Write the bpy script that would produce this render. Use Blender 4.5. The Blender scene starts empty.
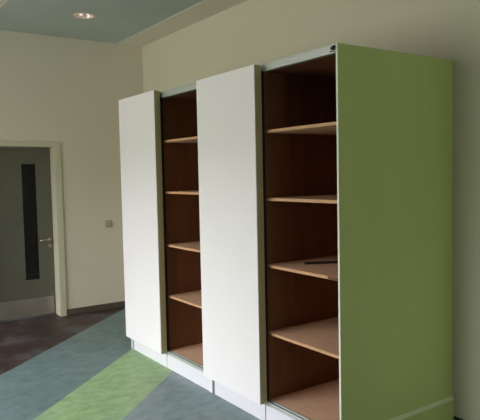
import bpy, bmesh, math
from mathutils import Matrix, Vector

S = bpy.context.scene
COL = S.collection
S.view_settings.view_transform = 'Standard'
S.view_settings.look = 'None'
S.view_settings.exposure = 0.0
S.view_settings.gamma = 1.0

XL, YB, ZC = -4.442, 0.991, 3.20      # left wall, back wall, ceiling
XR, YF = 5.0, -4.8                    # right wall, window wall behind the camera
DR = 0.16                             # how deep the door leaf sits in its opening


# ------------------------------------------------------------------ materials
def srgb(r, g, b):
    def f(c):
        c /= 255.0
        return c / 12.92 if c <= 0.04045 else ((c + 0.055) / 1.055) ** 2.4
    return (f(r), f(g), f(b), 1.0)


def mat(name, c, rough=0.6, metal=0.0, var=0.06, scale=6.0, stretch=(1, 1, 1), bump=0.0, bscale=200.0,
        spec=0.5, emit=0.0, c2=None):
    m = bpy.data.materials.new(name)
    m.use_nodes = True
    nt = m.node_tree
    b = nt.nodes['Principled BSDF']
    b.inputs['Roughness'].default_value = rough
    b.inputs['Metallic'].default_value = metal
    b.inputs['Specular IOR Level'].default_value = spec
    tc = nt.nodes.new('ShaderNodeTexCoord')
    mp = nt.nodes.new('ShaderNodeMapping')
    mp.inputs['Scale'].default_value = stretch
    nz = nt.nodes.new('ShaderNodeTexNoise')
    nz.inputs['Scale'].default_value = scale
    nz.inputs['Detail'].default_value = 6
    rp = nt.nodes.new('ShaderNodeValToRGB')
    rp.color_ramp.elements[0].position = 0.3
    rp.color_ramp.elements[1].position = 0.7
    if c2 is None:
        rp.color_ramp.elements[0].color = tuple(x * (1 - var) for x in c[:3]) + (1,)
        rp.color_ramp.elements[1].color = tuple(min(1, x * (1 + var)) for x in c[:3]) + (1,)
    else:
        rp.color_ramp.elements[0].color = c
        rp.color_ramp.elements[1].color = c2
    L = nt.links.new
    L(tc.outputs['Object'], mp.inputs['Vector'])
    L(mp.outputs['Vector'], nz.inputs['Vector'])
    L(nz.outputs['Fac'], rp.inputs['Fac'])
    L(rp.outputs['Color'], b.inputs['Base Color'])
    if bump > 0:
        n2 = nt.nodes.new('ShaderNodeTexNoise')
        n2.inputs['Scale'].default_value = bscale
        bp = nt.nodes.new('ShaderNodeBump')
        bp.inputs['Strength'].default_value = bump
        bp.inputs['Distance'].default_value = 0.01
        L(tc.outputs['Object'], n2.inputs['Vector'])
        L(n2.outputs['Fac'], bp.inputs['Height'])
        L(bp.outputs['Normal'], b.inputs['Normal'])
    if emit > 0:
        b.inputs['Emission Color'].default_value = c
        b.inputs['Emission Strength'].default_value = emit
    return m


def floor_material():
    m = bpy.data.materials.new('striped_linoleum')
    m.use_nodes = True
    nt = m.node_tree
    L = nt.links.new
    b = nt.nodes['Principled BSDF']
    b.inputs['Roughness'].default_value = 0.42
    b.inputs['Specular IOR Level'].default_value = 0.45
    tc = nt.nodes.new('ShaderNodeTexCoord')
    dot = nt.nodes.new('ShaderNodeVectorMath')
    dot.operation = 'DOT_PRODUCT'
    dot.inputs[1].default_value = (0.742, 0.670, 0.0)
    L(tc.outputs['Object'], dot.inputs[0])
    mr = nt.nodes.new('ShaderNodeMapRange')
    mr.inputs['From Min'].default_value = -5.0
    mr.inputs['From Max'].default_value = 5.0
    L(dot.outputs['Value'], mr.inputs['Value'])
    rp = nt.nodes.new('ShaderNodeValToRGB')
    rp.color_ramp.interpolation = 'CONSTANT'
    brown, teal, green, blue = FLOOR_COLORS
    stops = [(0.0, brown), (0.5 - 0.2830, teal), (0.5 - 0.2045, green), (0.5 - 0.1475, blue)]
    e = rp.color_ramp.elements
    e[0].position, e[0].color = stops[0]
    e[1].position, e[1].color = stops[1]
    for p, c in stops[2:]:
        q = e.new(p)
        q.color = c
    L(mr.outputs['Result'], rp.inputs['Fac'])
    # marbling
    mp = nt.nodes.new('ShaderNodeMapping')
    mp.inputs['Rotation'].default_value = (0, 0, math.radians(42))
    mp.inputs['Scale'].default_value = (1.5, 1.0, 1)
    L(tc.outputs['Object'], mp.inputs['Vector'])
    nz = nt.nodes.new('ShaderNodeTexNoise')
    nz.inputs['Scale'].default_value = 8.5
    nz.inputs['Detail'].default_value = 9
    nz.inputs['Roughness'].default_value = 0.68
    nz.inputs['Distortion'].default_value = 0.25
    L(mp.outputs['Vector'], nz.inputs['Vector'])
    mr2 = nt.nodes.new('ShaderNodeMapRange')
    mr2.inputs['From Min'].default_value = 0.3
    mr2.inputs['From Max'].default_value = 0.72
    mr2.inputs['To Min'].default_value = 0.74
    mr2.inputs['To Max'].default_value = 1.30
    L(nz.outputs['Fac'], mr2.inputs['Value'])
    sc = nt.nodes.new('ShaderNodeVectorMath')
    sc.operation = 'SCALE'
    L(rp.outputs['Color'], sc.inputs[0])
    L(mr2.outputs['Result'], sc.inputs['Scale'])
    # pale grey blotches mixed in by noise
    n4 = nt.nodes.new('ShaderNodeTexNoise')
    n4.inputs['Scale'].default_value = 3.1
    n4.inputs['Detail'].default_value = 8
    n4.inputs['Roughness'].default_value = 0.7
    L(tc.outputs['Object'], n4.inputs['Vector'])
    mr4 = nt.nodes.new('ShaderNodeMapRange')
    mr4.inputs['From Min'].default_value = 0.50
    mr4.inputs['From Max'].default_value = 0.78
    mr4.inputs['To Max'].default_value = 0.3
    L(n4.outputs['Fac'], mr4.inputs['Value'])
    mx = nt.nodes.new('ShaderNodeMixRGB')
    mx.inputs[2].default_value = srgb(168, 172, 178)
    L(mr4.outputs['Result'], mx.inputs[0])
    L(sc.outputs['Vector'], mx.inputs[1])
    L(mx.outputs[0], b.inputs['Base Color'])
    # noise varies the sheen
    n3 = nt.nodes.new('ShaderNodeTexNoise')
    n3.inputs['Scale'].default_value = 2.4
    n3.inputs['Detail'].default_value = 5
    L(tc.outputs['Object'], n3.inputs['Vector'])
    mr3 = nt.nodes.new('ShaderNodeMapRange')
    mr3.inputs['To Min'].default_value = 0.34
    mr3.inputs['To Max'].default_value = 0.6
    L(n3.outputs['Fac'], mr3.inputs['Value'])
    L(mr3.outputs['Result'], b.inputs['Roughness'])
    return m


def glass_material():
    m = bpy.data.materials.new('window_glass')
    m.use_nodes = True
    nt = m.node_tree
    nt.nodes.clear()
    o = nt.nodes.new('ShaderNodeOutputMaterial')
    t = nt.nodes.new('ShaderNodeBsdfTransparent')
    t.inputs['Color'].default_value = (0.93, 0.97, 0.95, 1)
    g = nt.nodes.new('ShaderNodeBsdfGlossy')
    g.inputs['Roughness'].default_value = 0.02
    fr = nt.nodes.new('ShaderNodeFresnel')
    mx = nt.nodes.new('ShaderNodeMixShader')
    nt.links.new(fr.outputs[0], mx.inputs[0])
    nt.links.new(t.outputs[0], mx.inputs[1])
    nt.links.new(g.outputs[0], mx.inputs[2])
    nt.links.new(mx.outputs[0], o.inputs[0])
    return m


FLOOR_COLORS = [srgb(62, 47, 44), srgb(106, 126, 126), srgb(146, 174, 124), srgb(126, 142, 144)]

M_BACK = mat('back_wall_paint', srgb(216, 209, 186), 0.85, var=0.015, scale=2, bump=0.05)
M_LEFT = mat('left_wall_paint', srgb(222, 214, 196), 0.85, var=0.015, scale=2, bump=0.05)
M_CEIL = mat('ceiling_margin_paint', srgb(224, 220, 206), 0.9, var=0.01, scale=2)
M_CEILG = mat('ceiling_grey_paint', srgb(182, 192, 186), 0.9, var=0.04, scale=3, bump=0.1, bscale=90)
M_FLOOR = floor_material()
M_BASEB = mat('baseboard_vinyl', srgb(88, 80, 70), 0.5)
M_DARKB = mat('dark_vinyl', srgb(45, 45, 40), 0.5)
M_WHITE = mat('white_laminate', srgb(240, 234, 236), 0.42, var=0.008, scale=3)
M_KICK = mat('white_plinth_laminate', srgb(226, 224, 230), 0.45, var=0.008, scale=3)
M_EDGE = mat('beige_edge_band', srgb(184, 172, 128), 0.5, var=0.02)
M_GREEN = mat('green_laminate', srgb(186, 200, 124), 0.5, var=0.05, scale=2.0, stretch=(1, 1, 0.5))
M_EDGEW = mat('pale_edge_band', srgb(238, 238, 226), 0.45, var=0.01)
M_LEDGE = mat('green_edge_highlight', srgb(214, 220, 178), 0.5, var=0.02)  # paler green paints the light caught on the plinth's top edge
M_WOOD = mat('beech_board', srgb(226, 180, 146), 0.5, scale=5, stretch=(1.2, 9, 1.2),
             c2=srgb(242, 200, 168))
M_WOODV = mat('beech_upright_shaded', srgb(114, 71, 43), 0.55, scale=5, stretch=(3, 3, 0.5), c2=srgb(130, 83, 52))  # darker copy of the board beech, interior shade put into the colour
M_WOODE = mat('beech_edge', srgb(200, 150, 108), 0.5, scale=8, stretch=(1, 8, 8), c2=srgb(212, 164, 122))
M_CHIP = mat('worn_board_edge', srgb(96, 50, 34), 0.6, var=0.2, scale=40)
M_ALU = mat('aluminium', srgb(205, 208, 205), 0.42, metal=0.55, var=0.02)
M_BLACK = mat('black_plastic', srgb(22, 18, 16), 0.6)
M_GAP = mat('grey_joint_strip', srgb(128, 130, 138), 0.6)
M_FRAME = mat('door_frame_paint', srgb(206, 200, 176), 0.5, var=0.01)
M_LEAF = mat('grey_door_leaf', srgb(102, 100, 86), 0.55, var=0.04, scale=4)
M_PANE = mat('dark_glass', srgb(14, 15, 16), 0.15, spec=0.35)
M_STEEL = mat('brushed_steel', srgb(158, 150, 142), 0.42, metal=0.6, var=0.12, scale=2.5)
M_BRASS = mat('satin_handle_metal', srgb(200, 180, 150), 0.3, metal=0.9)
M_SWITCH = mat('switch_plastic', srgb(172, 168, 152), 0.4)
M_CHROME = mat('reflector_metal', srgb(224, 210, 200), 0.3, metal=0.6)
M_LAMP = mat('lamp_glass', srgb(255, 240, 230), 0.3, emit=0.9)
M_RING = mat('lamp_ring_glow', srgb(214, 196, 182), 0.5, emit=0.12)  # the ring is no lamp; a faint glow is put into it
M_CARD = mat('dark_strip_board', srgb(40, 24, 20), 0.7)
M_OUT = mat('window_frame_paint', srgb(225, 225, 222), 0.5)
M_GLASS = glass_material()


# ------------------------------------------------------------------ geometry helpers
class MB:
    def __init__(self):
        self.bm = bmesh.new()

    def box(self, x0, x1, y0, y1, z0, z1, bev=0.0, mi=0, seg=2):
        r = bmesh.ops.create_cube(self.bm, size=1.0)
        vs = r['verts']
        for v in vs:
            v.co = Vector(((x0 + x1) / 2 + v.co.x * (x1 - x0), (y0 + y1) / 2 + v.co.y * (y1 - y0),
                           (z0 + z1) / 2 + v.co.z * (z1 - z0)))
        fs = list({f for v in vs for f in v.link_faces})
        for f in fs:
            f.material_index = mi
        if bev > 0:
            es = list({e for v in vs for e in v.link_edges})
            bmesh.ops.bevel(self.bm, geom=es, offset=bev, segments=seg, affect='EDGES', profile=0.5,
                            clamp_overlap=True, material=mi)
        return self

    def tube(self, pts, r, seg=12, mi=0):
        rings = []
        for i, p in enumerate(pts):
            p = Vector(p)
            a = Vector(pts[max(i - 1, 0)])
            b = Vector(pts[min(i + 1, len(pts) - 1)])
            t = (b - a).normalized()
            n = t.cross(Vector((0.13, 0.21, 1))).normalized()
            q = t.cross(n)
            rr = r[i] if isinstance(r, (list, tuple)) else r
            rings.append([self.bm.verts.new(p + rr * (math.cos(k * 2 * math.pi / seg) * n + math.sin(k * 2 * math.pi / seg) * q))
                          for k in range(seg)])
        for A, B in zip(rings, rings[1:]):
            for k in range(seg):
                f = self.bm.faces.new((A[k], A[(k + 1) % seg], B[(k + 1) % seg], B[k]))
                f.smooth = True
                f.material_index = mi
        for R in (rings[0], rings[-1]):
            f = self.bm.faces.new(R)
            f.material_index = mi
        return self

    def lathe(self, prof, axis_o, axis='Z', seg=32, mi=0):
        """prof: list of (radius, height) revolved about an axis through axis_o."""
        o = Vector(axis_o)
        rings = []
        for rad, h in prof:
            ring = []
            for k in range(seg):
                a = 2 * math.pi * k / seg
                c, s = rad * math.cos(a), rad * math.sin(a)
                d = Vector((c, s, h)) if axis == 'Z' else Vector((h, c, s))
                ring.append(self.bm.verts.new(o + d))
            rings.append(ring)
        for A, B in zip(rings, rings[1:]):
            for k in range(seg):
                f = self.bm.faces.new((A[k], A[(k + 1) % seg], B[(k + 1) % seg], B[k]))
                f.smooth = True
                f.material_index = mi
        return rings

    def cap(self, ring, mi=0):
        f = self.bm.faces.new(ring)
        f.material_index = mi

    def build(self, name, mats, parent=None, loc=None):
        bmesh.ops.recalc_face_normals(self.bm, faces=self.bm.faces[:])
        me = bpy.data.meshes.new(name)
        if loc is not None:
            bmesh.ops.translate(self.bm, verts=self.bm.verts[:], vec=-Vector(loc))
        self.bm.to_mesh(me)
        self.bm.free()
        for m in (mats if isinstance(mats, (list, tuple)) else [mats]):
            me.materials.append(m)
        o = bpy.data.objects.new(name, me)
        COL.objects.link(o)
        if parent is not None:
            o.parent = parent
            o.matrix_parent_inverse = Matrix.Identity(4)
            # parents are never rotated: express the world coordinates in the parent's frame
            w = Vector((0, 0, 0))
            p = parent
            while p is not None:
                w += p.location
                p = p.parent
            o.location = (Vector(loc) if loc is not None else Vector((0, 0, 0))) - w
        elif loc is not None:
            o.location = loc
        return o


def tag(o, label=None, cat=None, group=None, kind=None):
    if label:
        o['label'] = label
    if cat:
        o['category'] = cat
    if group:
        o['group'] = group
    if kind:
        o['kind'] = kind
    return o


def empty(name, loc):
    o = bpy.data.objects.new(name, None)
    o.location = loc
    o.empty_display_size = 0.1
    COL.objects.link(o)
    return o


def box(name, m, x0, x1, y0, y1, z0, z1, parent=None, bev=0.0, loc=None):
    return MB().box(x0, x1, y0, y1, z0, z1, bev).build(name, m, parent, loc)


# ------------------------------------------------------------------ the room
tag(box('floor', M_FLOOR, XL - 1.4, XR + 0.15, YF - 0.15, YB + 0.15, -0.1, 0.0), kind='structure')
tag(box('wall_back', M_BACK, XL, XR, YB, YB + 0.15, 0, ZC + 0.2), kind='structure')
# right wall; its smaller window is added to admit the side fill lamp
VY0, VY1, VZ0, VZ1 = -1.95, 0.55, 0.8, 2.45
w = MB()
w.box(XR, XR + 0.15, YF - 0.15, VY0, 0, ZC + 0.2)
w.box(XR, XR + 0.15, VY1, YB + 0.15, 0, ZC + 0.2)
w.box(XR, XR + 0.15, VY0, VY1, 0, VZ0)
w.box(XR, XR + 0.15, VY0, VY1, VZ1, ZC + 0.2)
tag(w.build('wall_right', M_BACK), kind='structure')
fill_win = tag(empty('fill_window', (XR + 0.07, (VY0 + VY1) / 2, VZ0)), kind='structure')
fr = MB()
for a, b in ((VY0, VY0 + 0.06), (-0.73, -0.67), (VY1 - 0.06, VY1)):
    fr.box(XR + 0.04, XR + 0.11, a, b, VZ0, VZ1, 0.005)
fr.box(XR + 0.04, XR + 0.11, VY0 + 0.06, VY1 - 0.06, VZ0, VZ0 + 0.06, 0.005)
fr.box(XR + 0.04, XR + 0.11, VY0 + 0.06, VY1 - 0.06, VZ1 - 0.06, VZ1, 0.005)
fr.build('window_frame', M_OUT, fill_win)
for a, b in ((VY0 + 0.06, -0.73), (-0.67, VY1 - 0.06)):
    box('window_pane', M_GLASS, XR + 0.072, XR + 0.078, a, b, VZ0 + 0.06, VZ1 - 0.06, fill_win)


# left wall with a door opening
DY0, DY1, DZ = -1.13, -0.125, 1.985          # rough opening
w = MB()
w.box(XL - 0.2, XL, DY1, YB + 0.15, 0, ZC + 0.2)
w.box(XL - 0.2, XL, YF - 0.15, DY0, 0, ZC + 0.2)
w.box(XL - 0.2, XL, DY0, DY1, DZ, ZC + 0.2)
tag(w.build('wall_left', M_LEFT), kind='structure')

# window wall behind the camera
WX0, WX1, WZ0, WZ1 = -4.1, -0.1, 0.35, 2.75
w = MB()
w.box(XL, WX0, YF - 0.15, YF, 0, ZC + 0.2)
w.box(WX1, XR, YF - 0.15, YF, 0, ZC + 0.2)
w.box(WX0, WX1, YF - 0.15, YF, 0, WZ0)
w.box(WX0, WX1, YF - 0.15, YF, WZ1, ZC + 0.2)
tag(w.build('wall_front', M_BACK), kind='structure')
win = tag(empty('window_1', ((WX0 + WX1) / 2, YF - 0.07, WZ0)), kind='structure')
fr = MB()
fr.box(WX0, WX1, YF - 0.11, YF - 0.04, WZ0, WZ0 + 0.06, 0.005)
fr.box(WX0, WX1, YF - 0.11, YF - 0.04, WZ1 - 0.06, WZ1, 0.005)
nb = 5
for i in range(nb):
    x = WX0 + 0.03 + (WX1 - WX0 - 0.06) * i / (nb - 1)
    fr.box(x - 0.03, x + 0.03, YF - 0.11, YF - 0.04, WZ0 + 0.06, WZ1 - 0.06, 0.005)
fr.build('window_frame', M_OUT, win)
for i in range(nb - 1):
    xa = WX0 + 0.06 + (WX1 - WX0 - 0.06) * i / (nb - 1)
    xb = WX0 + (WX1 - WX0 - 0.06) * (i + 1) / (nb - 1)
    box('window_pane', M_GLASS, xa, xb, YF - 0.078, YF - 0.072, WZ0 + 0.06, WZ1 - 0.06, win)

# ceiling: a grey field, slightly recessed, between pale margins; a round hole takes the downlight
GY0, GY1, GZ = -0.86, 0.655, ZC + 0.005
LX, LY, LR = -3.445, -0.10, 0.090
c = MB()
c.box(XL, XR, GY1, YB, ZC, ZC + 0.2)
c.box(XL, XR, YF, GY0, ZC, ZC + 0.2)
bm = c.bm
outer = [bm.verts.new(p) for p in ((XL, GY0, GZ), (LX + 1.0, GY0, GZ), (LX + 1.0, GY1, GZ), (XL, GY1, GZ))]
inner = [bm.verts.new((LX + LR * math.cos(2 * math.pi * k / 40), LY + LR * math.sin(2 * math.pi * k / 40), GZ)) for k in range(40)]
es = [bm.edges.new((outer[k], outer[(k + 1) % 4])) for k in range(4)]
es += [bm.edges.new((inner[k], inner[(k + 1) % 40])) for k in range(40)]
r = bmesh.ops.triangle_fill(bm, use_beauty=True, use_dissolve=False, edges=es)
for g in r['geom']:
    if isinstance(g, bmesh.types.BMFace):
        g.material_index = 1
c.box(LX + 1.0, XR, GY0, GY1, GZ, GZ + 0.15, mi=1)
c.box(XL, XR, GY0, GY1, GZ + 0.16, GZ + 0.188, mi=1)
tag(c.build('ceiling', [M_CEIL, M_CEILG]), kind='structure')

# baseboards
b = MB().box(XL, XL + 0.012, -0.072, YB, 0, 0.072, 0.003)
tag(b.build('baseboard_left', M_BASEB), kind='structure')
b = MB().box(XL, XL + 0.012, YF, -1.185, 0, 0.072, 0.003)
tag(b.build('baseboard_left.001', M_BASEB), kind='structure')
b = MB().box(0.012, XR, YB - 0.012, YB, 0, 0.018, 0.003)
tag(b.build('baseboard_back', M_DARKB), kind='structure')

# ------------------------------------------------------------------ the door in the left wall
d = tag(empty('door_1', (XL, -0.63, 0)), kind='structure')
JY1, JY0, JZ = -0.145, -1.11, 1.957
k = MB()
k.box(XL - 0.2, XL + 0.014, JY1, DY1, 0, JZ + 0.02, 0.002)
k.box(XL - 0.2, XL + 0.014, DY0, JY0, 0, JZ + 0.02, 0.002)
k.box(XL - 0.2, XL + 0.014, JY0, JY1, JZ, DZ, 0.002)
k.box(XL, XL + 0.018, JY1, -0.075, 0, 2.014, 0.004)
k.box(XL, XL + 0.018, -1.18, JY0, 0, 2.014, 0.004)
k.box(XL, XL + 0.018, JY0, JY1, JZ, 2.014, 0.004)
# stop bead behind the leaf
k.box(XL - DR - 0.06, XL - DR - 0.04, JY1 - 0.02, JY1, 0, JZ)
k.box(XL - DR - 0.06, XL - DR - 0.04, JY0, JY0 + 0.02, 0, JZ)
k.box(XL - DR - 0.06, XL - DR - 0.04, JY0, JY1, JZ - 0.02, JZ)
k.build('door_frame', M_FRAME, d)
XD = XL - DR
leaf = MB()
leaf.box(XD - 0.04, XD, JY0 + 0.004, -0.475, 0.008, JZ - 0.004)
leaf.box(XD - 0.04, XD, -0.318, JY1 - 0.004, 0.008, JZ - 0.004)
leaf.box(XD - 0.04, XD, -0.475, -0.318, 0.008, 0.437)
leaf.box(XD - 0.04, XD, -0.475, -0.318, 1.768, JZ - 0.004)
lf = leaf.build('door_leaf', M_LEAF, d)
box('vision_panel', M_PANE, XD - 0.028, XD - 0.012, -0.475, -0.318, 0.437, 1.768, d)
box('pane_reflection_line', M_DARKB, XD - 0.012, XD - 0.007, -0.474, -0.319, 0.492, 0.500, d)  # thin lighter bar stands in for a reflection line on the pane
box('kick_plate', M_STEEL, XD, XD + 0.002, JY0 + 0.02, JY1 - 0.02, 0.02, 0.222, d, 0.0008)
h = MB()
HY, HZ = -0.186, 0.888
h.lathe([(0.0, 0.0), (0.026, 0.0), (0.026, 0.008), (0.010, 0.010), (0.010, 0.04)], (XD, HY, HZ), 'X', 20)
h.tube([(XD + 0.036, HY + 0.008, HZ), (XD + 0.046, HY - 0.01, HZ), (XD + 0.048, HY - 0.06, HZ + 0.001), (XD + 0.047, HY - 0.125, HZ)],
       [0.009, 0.0095, 0.009, 0.0085])
h.build('door_handle', M_BRASS, d)
h = MB()
h.lathe([(0.0, 0.0), (0.026, 0.0), (0.026, 0.007), (0.020, 0.009), (0.0, 0.009)], (XD, HY, HZ - 0.075), 'X', 20)
h.box(XD + 0.009, XD + 0.013, HY - 0.004, HY + 0.004, HZ - 0.09, HZ - 0.062, 0.001)
h.build('lock_rose', M_STEEL, d)

# ------------------------------------------------------------------ light switch
sw = tag(empty('light_switch', (XL, 0.477, 0.998)),
         'small square grey light switch on the pale wall beside the door', 'switch')
box('switch_plate', M_SWITCH, XL, XL + 0.010, 0.436, 0.518, 0.998, 1.080, sw, 0.003)
rk = MB().box(-0.005, 0.005, -0.028, 0.028, -0.028, 0.028, 0.002)
bmesh.ops.rotate(rk.bm, verts=rk.bm.verts[:], cent=(0, 0, 0), matrix=Matrix.Rotation(math.radians(4), 3, 'Y'))
bmesh.ops.translate(rk.bm, verts=rk.bm.verts[:], vec=(XL + 0.010, 0.477, 1.039))
rk.build('rocker', M_SWITCH, sw)

# ------------------------------------------------------------------ recessed downlight
dl = tag(empty('downlight', (LX, LY, GZ)),
         'round recessed downlight with two lamps set in the grey ceiling', 'ceiling light')
m = MB()
m.lathe([(LR - 0.004, 0.004), (LR - 0.006, -0.004), (LR + 0.004, -0.008), (LR + 0.014, -0.004), (LR + 0.015, 0.0)], (LX, LY, GZ), 'Z', 40)
m.build('trim_ring', M_RING, dl)
m = MB()
rg = m.lathe([(LR - 0.004, 0.0), (LR - 0.010, 0.03), (LR - 0.022, 0.07), (LR - 0.045, 0.1)], (LX, LY, GZ), 'Z', 40)
m.cap(rg[-1])
m.build('reflector', M_CHROME, dl)
for s in (-1, 1):
    m = MB()
    a = Vector((LX + s * 0.036 * 0.57, LY + s * 0.036 * 0.82, GZ + 0.1))
    m.tube([a, a + Vector((0, 0, -0.02)), a + Vector((0, 0, -0.085)), a + Vector((0, 0, -0.096))], [0.013, 0.017, 0.017, 0.008], 16)
    m.build('lamp', M_LAMP, dl)

# ------------------------------------------------------------------ the cabinets
ZT = 2.285
SHELF_Z_FAR = (1.874, 1.455, 1.018, 0.590)
SHELF_Z_NEAR = (1.857, 1.431, 1.006, 0.571)


def cabinet(name, label, x0, x1, div, door, shelf_z, end_panel):
    """One floor to head height cabinet: right column open, sliding door parked over the left column."""
    t = tag(empty(name, ((x0 + x1) / 2, YB / 2, 0)), label, 'cabinet', 'sliding door cabinets along the back wall')
    T = 0.020
    R = 0.013 if end_panel else T
    yb = YB - 0.004
    # uprights
    sp = box('side_panel', M_WHITE, x0, x0 + T, -0.019, yb, 0.0, ZT, t, 0.001)
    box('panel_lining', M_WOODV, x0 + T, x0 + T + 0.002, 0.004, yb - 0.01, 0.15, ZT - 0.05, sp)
    if end_panel:
        sp2 = MB().box(x1 - R, x1, 0.003, yb, 0.0, ZT, 0.0).build('end_panel', M_GREEN, t)
        sp2['label'] = 'green outer end panel'
        box('edge_band', M_EDGEW, x1 - R, x1, 0.0, 0.003, 0.0, ZT, sp2, 0.0008)
        pm = MB()
        prof = ((x1, 0.0), (x1 + 0.014, 0.0), (x1 + 0.014, 0.126), (x1, 0.126))
        va = [pm.bm.verts.new((px, 0.0, pz)) for px, pz in prof]
        vb = [pm.bm.verts.new((px, yb, pz)) for px, pz in prof]
        pm.bm.faces.new(va)
        pm.bm.faces.new(vb[::-1])
        for q in range(4):
            pm.bm.faces.new((va[q], vb[q], vb[(q + 1) % 4], va[(q + 1) % 4]))
        pl = pm.build('end_plinth', M_GREEN, t)
        pm = MB()
        prof = ((x1, 0.126), (x1 + 0.014, 0.126), (x1 + 0.011, 0.132), (x1, 0.146))
        va = [pm.bm.verts.new((px, 0.0, pz)) for px, pz in prof]
        vb = [pm.bm.verts.new((px, yb, pz)) for px, pz in prof]
        pm.bm.faces.new(va)
        pm.bm.faces.new(vb[::-1])
        for q in range(4):
            pm.bm.faces.new((va[q], vb[q], vb[(q + 1) % 4], va[(q + 1) % 4]))
        lg = pm.build('plinth_ledge', M_LEDGE, pl)
        lg['label'] = 'sloping top edge of the plinth, coloured paler as if lit'
        pl['label'] = 'green plinth along the foot of the end panel'
        box('panel_lining', M_WOODV, x1 - R - 0.002, x1 - R, 0.004, yb - 0.01, 0.15, ZT - 0.05, sp2)
    else:
        sp2 = box('side_panel', M_WHITE, x1 - R, x1, -0.019, yb, 0.0, ZT, t, 0.001)
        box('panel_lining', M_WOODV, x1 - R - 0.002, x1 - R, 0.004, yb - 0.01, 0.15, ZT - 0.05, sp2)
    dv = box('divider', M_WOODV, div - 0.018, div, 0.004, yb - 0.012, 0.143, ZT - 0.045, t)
    box('divider_front_strip', M_BLACK, div - 0.018, div + 0.028, -0.010, 0.004, 0.146, ZT - 0.045, dv)  # black strip along the front edge of the divider
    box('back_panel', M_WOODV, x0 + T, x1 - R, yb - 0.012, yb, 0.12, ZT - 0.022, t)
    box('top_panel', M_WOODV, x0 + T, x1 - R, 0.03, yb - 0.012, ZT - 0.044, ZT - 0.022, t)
    fl = box('bottom_panel', M_WOOD, x0 + T, x1 - R, 0.022, yb - 0.012, 0.122, 0.143, t)
    # tracks with grooves
    g = MB()
    g.box(x0 + T, x1 - R, -0.001, 0.029, ZT - 0.050, ZT - 0.004, 0.001)
    g.box(x0 + T, x1 - R, -0.006, -0.001, ZT - 0.010, ZT - 0.003, 0.0006)
    g.box(x0 + T, x1 - R, -0.006, -0.001, ZT - 0.050, ZT - 0.043, 0.0006)
    g.box(x0 + T, x1 - R, -0.0035, -0.001, ZT - 0.029, ZT - 0.026)
    tt = g.build('top_track', M_ALU, t)
    e = MB()
    xe = x1 - R
    e.box(xe - 0.030, xe - 0.006, -0.012, -0.004, ZT - 0.030, ZT - 0.018, 0.001)
    e.box(xe - 0.016, xe - 0.001, -0.016, -0.004, ZT - 0.034, ZT - 0.012, 0.001)
    e.box(xe - 0.034, xe - 0.026, -0.010, -0.004, ZT - 0.042, ZT - 0.036, 0.001)
    e.box(xe - 0.018, xe - 0.011, -0.010, -0.004, ZT - 0.042, ZT - 0.036, 0.001)
    e.build('end_stop', M_BLACK, tt)
    g = MB()
    g.box(x0 + T, x1 - R, -0.016, 0.022, 0.120, 0.139, 0.002)
    g.box(x0 + T, x1 - R, -0.016, -0.010, 0.139, 0.145, 0.001)
    g.box(x0 + T, x1 - R, 0.012, 0.022, 0.139, 0.145, 0.001)
    g.build('bottom_track', M_ALU, t)
    # kickboards, one per column, with a joint between them
    ga = x0 + T
    box('joint_strip', M_GAP, ga, ga + 0.026, -0.004, 0.012, 0.0, 0.118, t)
    box('kickboard', M_KICK, ga + 0.026, div + 0.003, -0.014, -0.002, 0.0, 0.119, t, 0.001)
    box('kickboard', M_KICK, div + 0.012, x1 - R, -0.014, -0.002, 0.0, 0.119, t, 0.001)
    box('joint_strip', M_GAP, div + 0.003, div + 0.012, -0.008, -0.002, 0.0, 0.118, t)
    # shelves of the open column
    for i, z in enumerate(shelf_z):
        s = MB().box(div, x1 - R - 0.002, 0.0205, yb - 0.012, z, z + 0.018).build('shelf', M_WOOD, t)
        box('shelf_edge', M_WOODE, div, x1 - R - 0.002, 0.018, 0.0205, z, z + 0.018, s, 0.0006)
        if end_panel and i == 2:
            ch = MB().box(x1 - R - 0.100, x1 - R - 0.004, 0.0165, 0.0182, z + 0.002, z + 0.0165, 0.0006)
            o = ch.build('worn_edge', M_CHIP, s)
            o['label'] = 'dark worn patch on the shelf edge'
    # the sliding door
    dx0, dx1, dz0, dz1 = door
    dm = box('sliding_door', M_WHITE, dx0, dx1, -0.080, -0.074, dz0, dz1, t, 0.0015)
    e = MB()
    e.box(dx0, dx1, -0.074, -0.046, dz0, dz1, 0.001)
    e.build('door_core', M_EDGE, dm)
    e = MB()
    e.box(dx1 - 0.05, dx1, -0.046, -0.040, dz0 + 0.001, dz1 - 0.001)
    e.box(dx0, dx0 + 0.05, -0.046, -0.040, dz0 + 0.001, dz1 - 0.001)
    e.box(dx1 - 0.05, dx1 - 0.001, -0.040, -0.024, dz0 + 0.006, dz1 - 0.006, 0.001)
    e.box(dx0 + 0.001, dx0 + 0.05, -0.040, -0.024, dz0 + 0.006, dz1 - 0.006, 0.001)
    e.box(dx0 + 0.05, dx1 - 0.05, -0.046, -0.026, dz1 - 0.08, dz1 - 0.006, 0.001)
    e.box(dx0 + 0.05, dx1 - 0.05, -0.046, -0.026, dz0 + 0.006, dz0 + 0.06, 0.001)
    e.build('door_rail', M_EDGE, dm)
    for xx in (dx0 + 0.06, dx1 - 0.06):
        e = MB()
        e.box(xx - 0.03, xx + 0.03, -0.026, -0.008, dz1 - 0.055, dz1 - 0.026, 0.002)
        e.build('roller', M_BLACK, dm)
    return t


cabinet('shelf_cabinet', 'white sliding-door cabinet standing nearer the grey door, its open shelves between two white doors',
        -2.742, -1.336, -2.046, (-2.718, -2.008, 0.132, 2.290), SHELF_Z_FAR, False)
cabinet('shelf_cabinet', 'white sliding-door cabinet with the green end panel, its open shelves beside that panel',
        -1.333, 0.007, -0.676, (-1.333, -0.636, 0.142, 2.270), SHELF_Z_NEAR, True)

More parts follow.
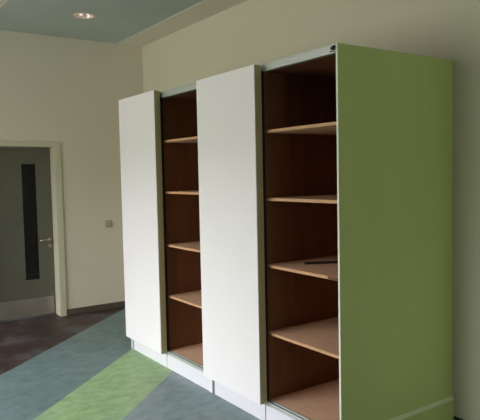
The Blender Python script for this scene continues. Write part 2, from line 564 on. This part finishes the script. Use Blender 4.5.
# dark flat strip left on a shelf of the nearer cabinet
st = MB().box(0.0, 0.42, 0.0, 0.045, 0.0, 0.010, 0.002)
bmesh.ops.rotate(st.bm, verts=st.bm.verts[:], cent=(0, 0, 0), matrix=Matrix.Rotation(math.radians(62), 3, 'Z'))
o = st.build('flat_strip', M_CARD)
o.location = (-0.500, 0.193, 1.0242)
tag(o, 'thin dark strip lying flat on a shelf of the cabinet with green end panel', 'strip')

# ------------------------------------------------------------------ light
W = bpy.data.worlds.new('World')
S.world = W
W.use_nodes = True
bg = W.node_tree.nodes['Background']
bg.inputs['Color'].default_value = (0.80, 0.92, 1.0, 1)
bg.inputs['Strength'].default_value = 1.0


def area(name, loc, rot, sx, sy, power, color):
    l = bpy.data.lights.new(name, 'AREA')
    l.shape = 'RECTANGLE'
    l.size, l.size_y = sx, sy
    l.energy = power
    l.color = color
    o = bpy.data.objects.new(name, l)
    o.location = loc
    o.rotation_euler = rot
    COL.objects.link(o)
    return o


def aim(src, dst):
    return (Vector(dst) - Vector(src)).to_track_quat('-Z', 'Y').to_euler()


SKY = (-2.4, YF - 4.5, 5.85)
area('sky_daylight', SKY, aim(SKY, (-2.2, -0.5, 0.3)), 9.0, 5.0, 3550, (1.0, 0.955, 1.10))
area('window_daylight', ((WX0 + WX1) / 2, YF - 0.35, 1.5), (math.radians(90), 0, 0),
     WX1 - WX0, 2.2, 140, (1.0, 0.925, 0.82))

area('side_fill', (XR + 0.3, -0.7, 1.65), (math.radians(90), 0, math.radians(90)), 2.7, 1.8, 32, (1.0, 0.97, 0.9))  # fill lamp added to brighten the faces turned to the right

# ------------------------------------------------------------------ camera
F, YAW, PIT, ROL = 588.54, 0.96905, -0.060218, 0.020538
CX, CY, CZ = 2.30921, -2.22683, 1.6
fw = Vector((-math.sin(YAW) * math.cos(PIT), math.cos(YAW) * math.cos(PIT), math.sin(PIT)))
rt = Vector((math.cos(YAW), math.sin(YAW), 0))
up = rt.cross(fw)
R = math.cos(ROL) * rt - math.sin(ROL) * up
U = math.sin(ROL) * rt + math.cos(ROL) * up
cam = bpy.data.cameras.new('camera')
cam.sensor_fit = 'HORIZONTAL'
cam.sensor_width = 36.0
cam.lens = F / 480.0 * 36.0
cam.clip_start = 0.05
co = bpy.data.objects.new('camera', cam)
COL.objects.link(co)
B = -fw
co.matrix_world = Matrix(((R.x, U.x, B.x, CX), (R.y, U.y, B.y, CY), (R.z, U.z, B.z, CZ), (0, 0, 0, 1)))
S.camera = co
